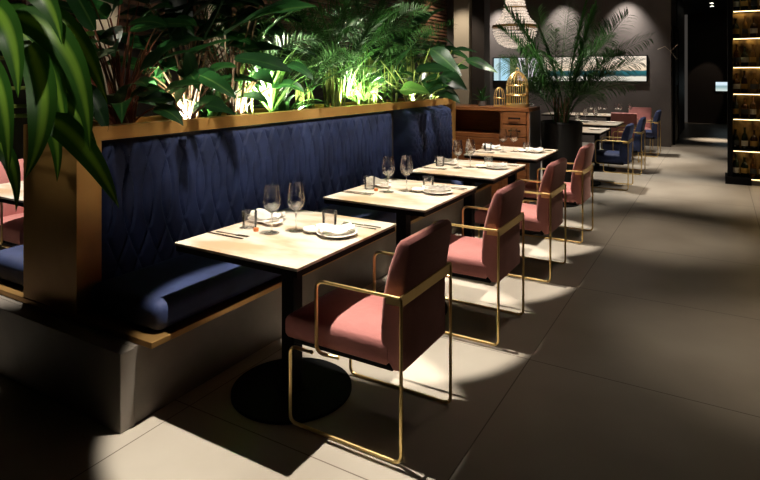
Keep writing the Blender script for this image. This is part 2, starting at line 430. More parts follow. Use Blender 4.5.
def setting(tx, ty, who, k, full=True):
    dx, dy = tx+1.765, ty-2.17
    W = lambda x, y: (x+dx, y+dy, ZT)
    j = lambda: random.uniform(-.008, .008)*(k > 0)
    at = ' on the '+who+' table'
    put('wine_glass', wine_bm, mt_wine, 'wine glass', 'left, banquette-side wine glass'+at, W(-1.84+j(), 2.11+j()), 0, 'wine glasses on the tables')
    put('wine_glass', wine_bm, mt_wine, 'wine glass', 'right, aisle-side wine glass'+at, W(-1.765+j(), 2.20+j()), 0, 'wine glasses on the tables')
    put('tumbler', tumbler_bm, mt_glass, 'glass', 'short water tumbler by the banquette side'+at, W(-2.0+j(), 2.13+j()), 0, 'tumblers on the tables')
    put('tumbler', tumbler_bm, mt_glass, 'glass', 'short water tumbler by the aisle side'+at, W(-1.66+j(), 2.33+j()), 0, 'tumblers on the tables')
    put('side_plate', lambda: plate_bm(.052, .018), mt_china, 'plate', 'tiny cream bread plate between wine glasses and banquette'+at, W(-1.94+j(), 2.235+j()), 0, 'bread plates')
    put('side_plate', lambda: plate_bm(.052, .018), mt_china, 'plate', 'tiny cream bread plate beside the aisle-side napkin'+at, W(-1.68+j(), 2.225+j()), 0, 'bread plates')
    put('dinner_plate', lambda: plate_bm(.098), mt_china, 'plate', 'cream plate under a napkin, banquette side'+at, W(-2.03+j()*.3, 2.29), 0, 'dinner plates')
    put('dinner_plate', lambda: plate_bm(.098), mt_china, 'plate', 'cream plate under a napkin, aisle side'+at, W(-1.555, 2.245), 0, 'dinner plates')
    put('napkin', napkin_bm, mt_linen, 'napkin', 'folded white linen napkin, banquette side'+at, W(-2.02, 2.29), .25+j()*20, 'linen napkins')
    put('napkin', napkin_bm, mt_linen, 'napkin', 'folded white linen napkin, aisle side'+at, W(-1.56, 2.25), .9+j()*20, 'linen napkins')
    put('fork', fork_bm, mt_steel, 'fork', 'dark metal fork, banquette side'+at, W(-1.99, 2.0), .04, 'cutlery')
    put('knife', knife_bm, mt_steel, 'knife', 'dark metal knife, banquette side'+at, W(-2.0, 1.965), .02, 'cutlery')
    put('fork', fork_bm, mt_steel, 'fork', 'dark metal fork, aisle side'+at, W(-1.545, 2.42), PI, 'cutlery')
    put('knife', knife_bm, mt_steel, 'knife', 'dark metal knife, aisle side'+at, W(-1.55, 2.455), PI, 'cutlery')
    if k < 2:
        put('amber_votive', lambda: cyl(B(), 0, 0, 0, .016, .013, n=14), mt_amber, 'candle', 'small amber tealight near the banquette side tumbler'+at, W(-1.93, 2.10), 0, 'tealights')
        put('amber_votive', None, mt_amber, 'candle', 'small amber tealight behind the aisle side bread plate'+at, W(-1.615, 2.325), 0, 'tealights')
for i, y in enumerate(YC): setting(TX, y, names4[i]+' banquette', i)
# back tables
for i, (x, y, w) in enumerate([(-1.70, 8.42, 'first back'), (-1.70, 9.80, 'second back')]):
    for s, q in ((-1, 'left'), (1, 'right')):
        put('dinner_plate', None, mt_china, 'plate', 'cream plate on the %s side of the %s table' % (q, w), (x+s*.2, y+.05, ZT), 0, 'plates on the back tables')
        put('wine_glass', None, mt_glass, 'wine glass', '%s wine glass on the %s table beyond the palm pot' % (q, w), (x+s*.06-.1, y+s*.1, ZT), 0, 'glasses on the back tables')
gl = [(-2.15, 11.75), (-2.02, 11.9), (-1.9, 11.8), (-1.72, 11.95), (-1.64, 11.85), (-1.48, 12.0), (-2.5, 11.8), (-2.66, 11.9), (-2.8, 11.8)]
for i, (x, y) in enumerate(gl):
    put('wine_glass', None, mt_glass, 'wine glass', 'clear wine glass grouped on the table near the back wall', (x, y, ZT), 0, 'wine glasses near the back wall')
# hidden-side table
put('tumbler', None, mt_glass, 'glass', 'short tumbler on the table left of the golden partition', (-3.95, 2.5, ZT), 0)
put('wine_glass', None, mt_glass, 'wine glass', 'wine glass on the table left of the golden partition', (-4.05, 2.35, ZT), 0)

# ------------------------------------------------------------------ sideboard, grey unit, cage
sb = thing('sideboard', 'reddish walnut sideboard with open niche at the end of the banquette', 'sideboard', (-2.24, 6.3, 0))
X0, X1 = -.66, .44
new('top', box(B(), X0, X1, -.01, .44, 1.105, 1.145, .003), mt_cabinet, sb, False)
bm = B(); box(bm, X0, X0+.03, 0, .44, 0, 1.105); box(bm, X1-.03, X1, 0, .44, 0, 1.105); box(bm, .11, .14, 0, .44, 0, 1.105); box(bm, X0+.03, X1-.03, .41, .44, 0, 1.105)
box(bm, X0+.03, .11, 0, .41, .80, .84); box(bm, X0+.03, X1-.03, .01, .34, 0, .08)
new('carcass', bm, mt_cabinet, sb, False)
for z0, z1 in ((.965, 1.095), (.825, .955), (.47, .815), (.1, .46)):
    d = new('drawer', box(B(), .145, .405, -.012, .3, z0, z1, .003), mt_cabinet, sb, False)
    new('handle', tube(B(), [(.215, -.012, (z0+z1)/2), (.215, -.035, (z0+z1)/2), (.335, -.035, (z0+z1)/2), (.335, -.012, (z0+z1)/2)], .008, 8, .01), mt_black, d)
for x0, x1 in ((X0+.035, -.27), (-.265, .105)):
    d = new('door', box(B(), x0, x1, -.012, .012, .1, .79, .003), mt_cabinet, sb, False)
mt_grey = M('grey_steel_front', (.20, .21, .22), .35, .6)
new('side_panel', box(B(), X1-.006, X1+.006, .002, .44, 0, 1.104), mt_grey, sb, False)
put('napkin', None, mt_linen, 'napkin', 'white cloth lying on the right end of the walnut sideboard', (-1.92, 6.62, 1.14), 1.2)
mt_cage = M('bright_brass_wire', (.95, .66, .28), .35, .8)
cg = thing('birdcage', 'ornamental brass wire birdcage standing on the walnut sideboard', 'birdcage', (-1.99, 6.48, 1.145))
cg.scale = (.92, .92, 1.12)
new('base', lathe(B(), [(0, 0), (.14, 0), (.145, .015), (.14, .035), (0, .035)], 28), mt_cage, cg)
bm = B()
for k in range(16):
    a = 2*PI*k/16; c, s = math.cos(a), math.sin(a)
    tube(bm, [(.13*c, .13*s, .03), (.13*c, .13*s, .22), (.115*c, .115*s, .28), (.07*c, .07*s, .335), (.02*c, .02*s, .36)], .0065, 5)
for z in (.12, .22):
    tube(bm, [(.131*math.cos(2*PI*k/24), .131*math.sin(2*PI*k/24), z) for k in range(25)], .007, 5)
new('bars', bm, mt_cage, cg)
new('ring', tube(B(), [(.02*math.cos(2*PI*k/12), 0, .38+.02*math.sin(2*PI*k/12)) for k in range(13)], .0065, 5), mt_cage, cg)
bm = B(); tube(bm, [(-.12, 0, .13), (.12, 0, .13)], .006, 6)
new('perch', bm, mt_cage, cg)
cg2 = thing('birdcage', 'smaller arched brass wire cage left of the tall birdcage', 'birdcage', (-2.19, 6.44, 1.145))
new('base', lathe(B(), [(0, 0), (.065, 0), (.068, .01), (.065, .022), (0, .022)], 20), mt_cage, cg2)
bm = B()
for k in range(10):
    a = 2*PI*k/10; c, s = math.cos(a), math.sin(a)
    tube(bm, [(.06*c, .06*s, .02), (.06*c, .06*s, .13), (.045*c, .045*s, .19), (.01*c, .01*s, .225)], .0055, 5)
tube(bm, [(.061*math.cos(2*PI*k/20), .061*math.sin(2*PI*k/20), .1) for k in range(21)], .0065, 5)
new('bars', bm, mt_cage, cg2)

# ------------------------------------------------------------------ plants
def leaf(bm, pts, width, prof='strap', fold=.25, up=None, wav=0):
    """ribbon leaf along pts (list of Vectors), uv.x across, uv.y along"""
    uvl = bm.loops.layers.uv.verify()
    m = len(pts); rows = []
    ph = random.uniform(0, 6)
    for i, p in enumerate(pts):
        t = i/(m-1)
        d = (pts[min(i+1, m-1)]-pts[max(i-1, 0)]).normalized()
        side = d.cross(up if up is not None else Vector((0, 0, 1)))
        if side.length < .05: side = d.cross(Vector((1, .3, 0)))
        side.normalize(); nrm = side.cross(d).normalized()
        if prof == 'strap': w = width*min(1, (t*5+.35))*(1-max(0, (t-.35)/.65)**2.2)
        elif prof == 'oval': w = width*math.sin(PI*min(1, max(0, (t*.97+.03)))**.75)**.8
        elif prof == 'heart': w = width*(math.sqrt(max(0, 1-(1-t/.28)**2)) if t < .28 else max(0, 1-((t-.28)/.72)**1.7))
        else: w = width*(1-t)
        w = max(w, .0008)/2
        row = []
        for k in (-1, -.5, 0, .5, 1):
            z = abs(k)*w*fold + wav*w*math.sin(t*9+ph+k)*abs(k)
            row.append((bm.verts.new(p+side*w*k+nrm*z), ((k+1)/2, t)))
        rows.append(row)
    for a, b in zip(rows, rows[1:]):
        for k in range(4):
            q = (a[k], a[k+1], b[k+1], b[k])
            f = bm.faces.new([v for v, _ in q])
            for lp, (_, uv) in zip(f.loops, q): lp[uvl].uv = uv
def arc(base, d, L, droop, n=10):
    p = Vector(base); d = Vector(d).normalized(); out = [p.copy()]
    for i in range(n):
        d = (d+Vector((0, 0, -droop/n*(.5+i/n)))).normalized()
        p = p+d*(L/n); out.append(p.copy())
    return out
def bez(a, b, c, n=10):
    a, b, c = Vector(a), Vector(b), Vector(c)
    return [a*(1-t)**2+b*2*t*(1-t)+c*t*t for t in [i/n for i in range(n+1)]]
def rdir(az, el): return Vector((math.cos(az)*math.cos(el), math.sin(az)*math.cos(el), math.sin(el)))
CF = Vector((-.507, .862, 0)); CR = Vector((.862, .507, 0))
def at(px, py, d): return CF*d+CR*((px-380)/577*d)+Vector((0, 0, 1.5-(py-76)/577*d))

def rosette(bm, c, n, L, w, el0, el1, droop, prof='strap', az0=0, az1=2*PI, fold=.25, wav=0):
    for i in range(n):
        az = az0+(az1-az0)*(i+random.random()*.7)/n
        el = random.uniform(el0, el1); l = L*random.uniform(.75, 1.1)
        leaf(bm, arc(c, rdir(az, el), l, droop*random.uniform(.7, 1.3)), w*random.uniform(.8, 1.15), prof, fold, wav=wav)
def frond(bm, pts, leaflet, nl, w, drp=.6, start=.25, roll=0):
    tube(bm, pts, .006, 5, r1=.002)
    m = len(pts)-1
    for k in range(nl):
        t = start+(1-start)*k/(nl-1)
        x = t*m; i = min(int(x), m-1); f = x-i
        p = pts[i].lerp(pts[i+1], f); d = (pts[i+1]-pts[i]).normalized()
        side = d.cross(Vector((0, 0, 1)))
        if side.length < .05: side = Vector((1, 0, 0))
        side.normalize(); side = side*math.cos(roll)+side.cross(d).normalized()*math.sin(roll)
        u = (t-start)/(1-start)
        l = leaflet*(.45+.55*math.sin(PI*min(1, u*.85+.15)))*random.uniform(.85, 1.1)
        for s in (-1, 1):
            dd = (side*s*1.0+d*(.55+.5*u)+Vector((random.uniform(-.15, .15), random.uniform(-.15, .15), random.uniform(.0, .4)))).normalized()
            leaf(bm, arc(p, dd, l, drp, 4), w, 'strap', .3)
def potless(name, label, x, y, cat='plant', z=1.16, group='plants in the banquette planter'):
    return thing(name, label, cat, (x, y, z), 0, group)
def leafobj(parent, pts, w, mat, prof, **k):
    bm = B(); leaf(bm, [p-parent.location for p in pts], w, prof, **k)
    return new('leaf', bm, mat, parent)

# striped dracaena in its own pot at the near left, leaning over the bench end
dp = thing('dracaena', 'striped broad-leaved dracaena at the near left, leaves hanging over the partition end', 'plant', (-2.62, 1.08, 0))
new('pot', lathe(B(), [(0, 0), (.13, 0), (.17, .42), (.175, .45), (.16, .45), (.155, .41), (0, .41)], 32), mt_matte, dp)
new('stem', tube(B(), [(0, 0, .4), (.02, 0, 1.0), (.0, .03, 1.5), (.03, .02, 2.02)], .022, 8, r1=.016), mt_stem, dp)
cr = dp.location+Vector((.03, .02, 2.0))
# tips (px, py, depth), arch, width
for (sx, sy, sd, px, py, dd, bx, by, w) in [(12, 15, 2.1, 90, 152, 2.2, 88, 25, .115), (30, 45, 2.1, 24, 180, 2.05, 62, 110, .115), (48, 118, 2.2, 119, 208, 2.3, 88, 135, .10), (-12, 5, 2.0, 18, 98, 1.95, 20, 20, .10),
        (42, 108, 2.25, 57, 182, 2.3, 62, 130, .07), (-5, 140, 2.2, 16, 212, 2.2, 22, 160, .06), (25, 10, 2.3, 108, 105, 2.4, 80, 10, .10), (20, 30, 2.3, 66, 140, 2.4, 60, 60, .10), (-15, 60, 2.1, 8, 175, 2.1, 12, 90, .09),
        (30, 90, 2.4, 98, 150, 2.45, 70, 90, .08), (0, 20, 2.3, 48, 60, 2.3, 30, 0, .10), (20, 60, 2.4, 80, 128, 2.5, 60, 62, .09), (10, -10, 2.1, 62, 45, 2.1, 50, -25, .09)]:
    a_ = at(sx, sy, sd); tip = at(px, py, dd); c_ = at(bx, by, (sd+dd)/2-.06)
    stub = cr.lerp(a_, .5)
    leafobj(dp, bez(a_, c_, tip, 14), w, lf_corn, 'strap', fold=.22, wav=.06, up=Vector((.35, -.85, .35)))
    sbm = tube(B(), [q-dp.location for q in (Vector((dp.location.x+.01, dp.location.y+.02, min(2.0, max(1.3, a_.z)))), a_+Vector((0, 0, .01)), a_)], .008, 5)
    new('leaf_stalk', sbm, mt_gstem, dp)

def bigplant(label, x, y, stems, mat, stemmat, name='broad_leaf_plant', fill=36):
    t = potless(name, label, x, y)
    base = t.location.copy()
    bm = B()
    for (px, py, d, L, w, az, el, pr, m2) in stems:
        a = at(px, py, d)            # where the blade begins
        mid = base.lerp(a, .5)+Vector((random.uniform(-.04, .04), random.uniform(-.04, .04), .05))
        tube(bm, [q-base for q in bez(base+Vector((random.uniform(-.03, .03), random.uniform(-.05, .05), 0)), mid, a, 6)], .009, 6, r1=.005)
        dirv = CR*math.cos(az)*math.cos(el)+Vector((0, 0, 1))*math.sin(az)*math.cos(el)-CF*math.sin(el)
        pts = [a]; dv = dirv.normalized()
        for i in range(10):
            dv = (dv+Vector((0, 0, -.035))).normalized(); pts.append(pts[-1]+dv*L/10)
        leafobj(t, pts, w, m2 or mat, pr, fold=random.uniform(.1, .35), up=Vector((random.uniform(-.3, .3), -.5, random.uniform(.5, 1))), wav=.12)
    for k in range(fill):
        hz = random.uniform(.1, .85); az = random.uniform(0, 2*PI); ln = random.uniform(.05, .3)
        a = Vector((math.cos(az)*ln*.8, math.sin(az)*ln*1.3, hz))
        tube(bm, bez((random.uniform(-.03, .03), random.uniform(-.05, .05), 0), (a.x*.3, a.y*.3, hz*.7), a, 5), .006, 5, r1=.004)
        lb = B(); leaf(lb, arc(a, rdir(az+random.uniform(-.6, .6), random.uniform(-.1, .8)), random.uniform(.22, .38), random.uniform(.6, 1.4)), random.uniform(.08, .15), random.choice(('oval', 'heart', 'oval')), random.uniform(.1, .3), up=Vector((random.uniform(-.5, .5), -.5, .8)), wav=.1)
        new('leaf', lb, random.choice((mat, mat, lf_big, lf_dark)), t)
    new('stems', bm, stemmat, t)
    return t
R_ = math.radians
# x = -2.86 line of the planter; az is the blade heading in the view (0 = right, 90 = up), el turns it toward the aisle
bigplant('dark red-stemmed plant with paddle leaves above the partition end', -2.86, 2.05,
    [(60, 45, 3.1, .34, .13, R_(20), .2, 'oval', lf_lime), (45, 30, 3.0, .35, .12, R_(160), .1, 'oval', lf_big), (95, 30, 2.9, .30, .12, R_(110), .2, 'oval', lf_big), (110, 18, 3.0, .34, .14, R_(60), .1, 'oval', lf_dark),
     (75, 70, 2.9, .30, .10, R_(30), .3, 'oval', lf_pale), (88, 85, 2.9, .26, .09, R_(-60), .1, 'oval', lf_dark), (130, 30, 3.1, .36, .14, R_(15), .1, 'oval', lf_big), (120, 5, 3.1, .4, .15, R_(140), 0, 'oval', lf_dark),
     (60, 12, 3.2, .28, .08, R_(35), 0, 'oval', lf_pale), (140, 70, 3.1, .3, .11, R_(40), .2, 'oval', lf_dark), (100, 60, 3.1, .26, .12, R_(170), .2, 'oval', lf_dark), (30, 60, 3.1, .3, .12, R_(170), .2, 'oval', lf_dark)], lf_big, mt_redstem)
bigplant('leafy green plant between the red-stemmed plant and the banana plant', -2.84, 2.5,
    [(180, 60, 3.3, .34, .12, R_(30), .2, 'heart', lf_big), (170, 40, 3.4, .4, .14, R_(60), .1, 'heart', lf_dark), (150, 50, 3.3, .3, .12, R_(150), .2, 'heart', lf_dark), (185, 45, 3.4, .4, .16, R_(100), 0, 'oval', lf_dark),
     (165, 90, 3.2, .25, .10, R_(20), .3, 'heart', lf_big), (200, 75, 3.3, .28, .11, R_(-20), .3, 'heart', lf_big), (155, 15, 3.4, .4, .15, R_(20), 0, 'oval', lf_dark), (190, 20, 3.4, .3, .07, R_(45), .1, 'oval', lf_pale),
     (205, 105, 3.2, .2, .09, R_(-5), .3, 'heart', lf_dark), (175, 100, 3.2, .2, .09, R_(170), .3, 'heart', lf_dark)], lf_big, mt_stem)
bigplant('banana plant with wide dark drooping leaves over the planter', -2.87, 2.9,
    [(225, 35, 3.5, .46, .19, R_(35), .2, 'oval', lf_dark), (205, 40, 3.5, .5, .18, R_(65), .1, 'oval', lf_dark), (250, 20, 3.5, .45, .17, R_(20), .3, 'oval', lf_big), (235, 58, 3.4, .37, .13, R_(-3), .2, 'oval', lf_dark),
     (240, 50, 3.6, .3, .10, R_(10), .2, 'oval', lf_dark), (190, 10, 3.5, .5, .18, R_(120), .1, 'oval', lf_dark), (215, 70, 3.4, .32, .13, R_(200), .2, 'oval', lf_dark), (200, 5, 3.6, .4, .15, R_(10), .1, 'oval', lf_big),
     (260, 5, 3.5, .4, .16, R_(160), .2, 'oval', lf_dark)], lf_dark, mt_stem, 'banana_plant')
# bright strap-leaved plant over the first uplight
def strap(label, x, y, n, L, w, mat, el0=.9, el1=1.45, droop=1.2, name='strap_leaf_plant', stemh=0):
    t = potless(name, label, x, y)
    bm = B()
    for k in range(3):
        rosette(bm, Vector((random.uniform(-.05, .05), random.uniform(-.09, .09), stemh*(.6+.3*k))), n//3, L, w, el0, el1, droop)
    new('foliage', bm, mat, t)
    if stemh:
        new('stem', tube(B(), [(0, 0, -.02), (.01, .02, stemh)], .012, 6), mt_gstem, t)
    return t
strap('bright lime strap-leaved plant lit from below left of the bamboo palms', -2.84, 3.22, 96, .62, .020, lf_lime, stemh=.10)
strap('low arching green plant beside the lime strap-leaved plant', -2.88, 3.5, 30, .42, .04, lf_palm, .7, 1.3, 1.4)
strap('pale fine-leaved plant lit from below in the middle of the planter', -2.84, 4.42, 180, .60, .010, lf_lime, .6, 1.5, 1.5, stemh=.12)
strap('dark grassy plant right after the banana plant', -2.88, 2.72, 30, .45, .035, lf_palm, .7, 1.4, 1.2)
def palm(label, x, y, n, L, leaflet, nl, w, mat, z=1.16, el0=.7, el1=1.4, droop=.9, az0=0, az1=2*PI, name='bamboo_palm', stemh=.3, grp='plants in the banquette planter'):
    t = potless(name, label, x, y, 'palm', z, grp)

    bs = B()
    for i in range(n):
        az = az0+(az1-az0)*(i+random.random()*.6)/n
        b0 = Vector((random.uniform(-.06, .06), random.uniform(-.1, .1), 0))
        h = stemh*random.uniform(.5, 1.2)
        top = b0+Vector((math.cos(az)*.03, math.sin(az)*.03, h))
        tube(bs, [b0, top], .007, 5)
        bm = B()
        frond(bm, arc(top, rdir(az, random.uniform(el0, el1)), L*random.uniform(.75, 1.1), droop, 9), leaflet, nl, w, roll=random.uniform(-.9, .9))
        new('frond', bm, mat, t)
    new('stems', bs, mt_gstem, t)
    return t
palm('young bamboo palm left of the lime strap-leaved plant', -2.90, 3.0, 14, .7, .17, 20, .013, lf_palm, stemh=.4)
palm('bamboo palm behind the lime strap-leaved plant', -2.88, 3.72, 20, .72, .19, 22, .013, lf_palm)
palm('second, denser bamboo palm in the middle of the planter', -2.84, 4.05, 22, .80, .18, 22, .012, lf_palm, stemh=.5)
palm('tall bamboo palm behind the pale fine-leaved plant', -2.88, 4.68, 20, .90, .22, 24, .013, lf_palm, stemh=.6)
palm('bamboo palm at the far part of the planter', -2.88, 5.1, 16, .85, .2, 20, .013, lf_palm, stemh=.45)
bigplant('big-leaved green plant at the far end of the planter', -2.86, 5.55,
    [(430, 48, 5.6, .42, .22, R_(-35), .3, 'heart', lf_big), (465, 60, 5.6, .34, .13, R_(-12), .2, 'heart', lf_big), (415, 70, 5.5, .35, .2, R_(10), .3, 'heart', lf_dark), (400, 90, 5.4, .3, .2, R_(5), .4, 'heart', lf_lime),
     (440, 75, 5.5, .3, .17, R_(-20), .3, 'heart', lf_dark), (405, 45, 5.6, .4, .2, R_(150), .3, 'heart', lf_dark), (425, 90, 5.5, .28, .16, R_(30), .3, 'heart', lf_big), (385, 80, 5.4, .3, .18, R_(170), .3, 'heart', lf_big),
     (410, 30, 5.6, .4, .2, R_(40), .2, 'heart', lf_dark), (380, 60, 5.4, .32, .18, R_(120), .3, 'heart', lf_dark), (445, 88, 5.5, .2, .12, R_(10), .3, 'heart', lf_dark), (395, 70, 5.4, .3, .16, R_(60), .3, 'heart', lf_big)], lf_big, mt_gstem)
bigplant('low broad-leaved plant by the small uplight near the planter end', -2.84, 5.95,
    [(428, 92, 5.8, .22, .13, R_(20), .3, 'heart', lf_dark), (440, 70, 5.8, .3, .16, R_(15), .3, 'heart', lf_big), (420, 80, 5.8, .25, .14, R_(150), .3, 'heart', lf_big), (445, 82, 5.8, .2, .12, R_(-10), .3, 'heart', lf_dark), (452, 50, 5.9, .26, .1, R_(5), .2, 'oval', lf_dark)], lf_dark, mt_gstem)
# the potted palm
pp = thing('potted_palm', 'large areca palm in a tall black pot beyond the sideboard', 'palm', (-1.60, 6.92, 0))
new('pot', lathe(B(), [(0, 0), (.19, 0), (.2, .02), (.235, .88), (.24, .95), (.225, .97), (.205, .95), (.2, .90), (0, .90)], 40), mt_matte, pp)
new('soil', lathe(B(), [(0, .905), (.195, .903), (.195, .90)], 24), mt_soil, pp)
bs = B()
fr = [(498, 28, 7.0, .3), (503, 62, 6.8, .25), (505, 8, 7.2, .2), (538, 10, 7.0, .1), (570, 2, 7.3, .1), (596, 8, 6.7, .12), (628, 15, 6.9, .2), (650, 38, 7.0, .3), (640, 62, 6.6, .3), (612, 40, 6.3, .3), (520, 45, 6.2, .3), (555, 30, 6.4, .2), (580, 20, 7.5, .2), (625, 55, 7.3, .3), (600, 95, 6.4, .3), (585, 50, 6.3, .2), (530, 80, 6.6, .3), (540, 30, 7.4, .2), (515, 20, 7.3, .3), (548, 55, 6.2, .3), (610, 25, 7.2, .2), (632, 85, 6.7, .3), (566, 12, 6.6, .15), (585, 5, 7.2, .15), (508, 95, 7.0, .35), (615, 75, 7.5, .3)]
for i, (px, py, d, up) in enumerate(fr):
    b0 = Vector((random.uniform(-.08, .08), random.uniform(-.08, .08), .90))
    tip = at(px, py, d)-pp.location
    mid = b0.lerp(tip, .5)+Vector((0, 0, up))
    mid.x = mid.x*.8; mid.y *= .8
    bm = B(); frond(bm, bez(b0, mid, tip, 12), .28, 50, .0135, .9, .32, roll=random.choice((-1, 1))*random.uniform(.6, 1.15))
    new('frond', bm, lf_palm, pp)
for i in range(7):
    a = i*.9; tube(bs, [(.06*math.cos(a), .06*math.sin(a), .9), (.09*math.cos(a), .09*math.sin(a), 1.25)], .014, 6, r1=.008)
new('stems', bs, mt_stem, pp)
# small agave on the sideboard
ag = thing('small_potted_plant', 'small green spiky plant on the walnut sideboard left of the birdcages', 'plant', (-2.42, 6.5, 1.145))
new('pot', lathe(B(), [(0, 0), (.045, 0), (.055, .06), (.05, .06), (.045, .05), (0, .05)], 20), mt_grey, ag)
bm = B(); rosette(bm, Vector((0, 0, .05)), 18, .20, .03, .3, 1.4, .6); new('foliage', bm, lf_big, ag)

# uplights in the planter
UL = [(-2.80, 2.42, 'beside the red-stemmed plant', 1.15), (-2.80, 3.02, 'under the lime strap-leaved plant', 1.5), (-2.80, 4.2, 'under the pale fine-leaved plant', 1.6), (-2.80, 5.45, 'below the big-leaved plant', .6)]
LW = []
for i, (x, y, w, e) in enumerate(UL):
    u = thing('uplight', 'small planter spotlight '+w, 'spotlight', (x, y, 1.16), 0, 'spotlights in the planter')
    new('housing', lathe(B(), [(0, 0), (.022, 0), (.022, .05), (.018, .05), (.018, .04), (0, .04)], 20), mt_black, u)
    new('lens', lathe(B(), [(0, .045), (.017, .045), (.017, .041), (0, .041)], 20), mt_lamp, u)
    LW.append((x, y, 1.24, e))

# ------------------------------------------------------------------ chandelier
def crystal_mat():
    m = M('crystal_beads', (.8, .72, .66), .15, 0)
    N, L, b = nodes(m)
    tc = N.new('ShaderNodeTexCoord'); v = N.new('ShaderNodeTexVoronoi'); v.inputs['Scale'].default_value = 45
    L.new(tc.outputs['Object'], v.inputs[0])
    r = N.new('ShaderNodeValToRGB'); r.color_ramp.elements[0].color = (.95, .88, .82, 1); r.color_ramp.elements[1].color = (.25, .2, .17, 1); r.color_ramp.elements[1].position = .55
    L.new(v.outputs['Distance'], r.inputs[0]); L.new(r.outputs[0], b.inputs['Base Color'])
    b.inputs['Emission Color'].default_value = (1, .82, .66, 1); b.inputs['Emission Strength'].default_value = .55
    return m
mt_cry = crystal_mat()
ch = thing('chandelier', 'crystal bead empire chandelier hanging above the palm', 'chandelier', (-2.51, 8.05, 1.90))
new('rod', tube(B(), [(0, 0, 1.1), (0, 0, 1.57)], .008), mt_black, ch)
def strands(prof, n, r):
    bm = B()
    for k in range(n):
        a = 2*PI*k/n
        for (r0, z0), (r1, z1) in zip(prof, prof[1:]):
            m = max(1, int(math.hypot(r1-r0, z1-z0)/(r*2.3)))
            for q in range(m):
                t = (q+.5)/m; rr = r0+(r1-r0)*t; z = z0+(z1-z0)*t
                bmesh.ops.create_icosphere(bm, subdivisions=1, radius=r, matrix=Matrix.Translation((rr*math.cos(a), rr*math.sin(a), z)))
    return bm
new('upper_strands', strands([(.09, 1.05), (.11, .75), (.15, .55), (.20, .42), (.30, .32)], 44, .0165), mt_cry, ch)
new('lower_bowl', strands([(.305, .28), (.285, .18), (.23, .08), (.13, .02), (.02, 0)], 46, .0165), mt_cry, ch)
new('ring', lathe(B(), [(.295, .285), (.318, .285), (.318, .32), (.295, .32), (.295, .285)], 40), mt_ledge, ch)
new('ring', lathe(B(), [(.15, .56), (.165, .56), (.165, .58), (.15, .58), (.15, .56)], 32), mt_ledge, ch)
new('crown', lathe(B(), [(.085, 1.04), (.10, 1.04), (.11, 1.12), (.085, 1.12), (.085, 1.04)], 32), mt_ledge, ch)

# ------------------------------------------------------------------ long lit picture on the back wall
def art_mat():
    m = bpy.data.materials.new('panorama_print'); m.use_nodes = True
    N, L, b = nodes(m)
    tc = N.new('ShaderNodeTexCoord'); sp = N.new('ShaderNodeSeparateXYZ'); L.new(tc.outputs['Generated'], sp.inputs[0])
    def ramp(sock, stops, interp='LINEAR'):
        r = N.new('ShaderNodeValToRGB'); r.color_ramp.interpolation = interp
        e = r.color_ramp.elements
        while len(e) < len(stops): e.new(.5)
        for q, (p, c) in zip(e, stops): q.position = p; q.color = (*c, 1)
        L.new(sock, r.inputs[0]); return r
    nz = N.new('ShaderNodeTexNoise'); nz.inputs['Scale'].default_value = 9; L.new(tc.outputs['Object'], nz.inputs[0])
    ad = N.new('ShaderNodeMath'); ad.operation = 'MULTIPLY_ADD'; ad.inputs[1].default_value = .10; L.new(nz.outputs[0], ad.inputs[0]); L.new(sp.outputs[2], ad.inputs[2])
    land = ramp(ad.outputs[0], [(0, (.75, .72, .62)), (.22, (.85, .80, .66)), (.26, (.02, .07, .08)), (.38, (.01, .13, .15)), (.46, (.03, .17, .19)), (.50, (.95, .74, .52)), (1, (1, .86, .70))])
    strp = ramp(sp.outputs[0], [(0, (.55, .75, .8)), (.035, (.25, .38, .45)), (.05, (.45, .75, .92)), (.10, (.30, .45, .5)), (.115, (.12, .16, .06)), (.17, (.8, .75, .8)), (.225, (.15, .14, .08)), (.25, (.75, .7, .75)), (.32, (.08, .1, .05))], 'CONSTANT')
    g = N.new('ShaderNodeMath'); g.operation = 'GREATER_THAN'; g.inputs[1].default_value = .36; L.new(sp.outputs[0], g.inputs[0])
    mx = N.new('ShaderNodeMix'); mx.data_type = 'RGBA'; L.new(g.outputs[0], mx.inputs[0]); L.new(strp.outputs[0], mx.inputs[6]); L.new(land.outputs[0], mx.inputs[7])
    b.inputs['Base Color'].default_value = (.02, .02, .02, 1); b.inputs['Roughness'].default_value = .3
    L.new(mx.outputs[2], b.inputs['Emission Color']); b.inputs['Emission Strength'].default_value = 1.0
    return m
pic = thing('panorama_picture', 'long narrow backlit beach panorama in a black frame on the back wall', 'picture', (-3.05, 13.6, 1.38))
new('frame', box(box(box(box(B(), -1.73, 1.73, -.04, 0, -.015, .01), -1.73, 1.73, -.04, 0, .55, .57), -1.73, -1.70, -.04, 0, .01, .55), 1.70, 1.73, -.04, 0, .01, .55), mt_black, pic, False)
new('print', box(B(), -1.70, 1.70, -.03, -.001, .01, .55), art_mat(), pic, False)
def scr_mat():
    m = emis('screen_glow', (.7, .85, .9), 1.0)
    N, L, b = nodes(m)
    tc = N.new('ShaderNodeTexCoord'); sp = N.new('ShaderNodeSeparateXYZ'); L.new(tc.outputs['Generated'], sp.inputs[0])
    r = N.new('ShaderNodeValToRGB'); e = r.color_ramp.elements; e.new(.5)
    for q, (p, c) in zip(e, [(0, (.75, .85, .8)), (.5, (.25, .4, .42)), (.75, (.75, .9, 1))]): q.position = p; q.color = (*c, 1)
    L.new(sp.outputs[2], r.inputs[0]); L.new(r.outputs[0], b.inputs['Emission Color'])
    return m
sc = thing('lit_screen', 'small bright rectangular screen on the far dark wall', 'screen', (.10, 20.99, 1.03))
new('bezel', box(B(), -.22, .3, -.03, .005, -.02, .30), mt_black, sc, False)
new('panel', box(B(), -.20, .28, -.035, -.03, 0, .28), scr_mat(), sc, False)
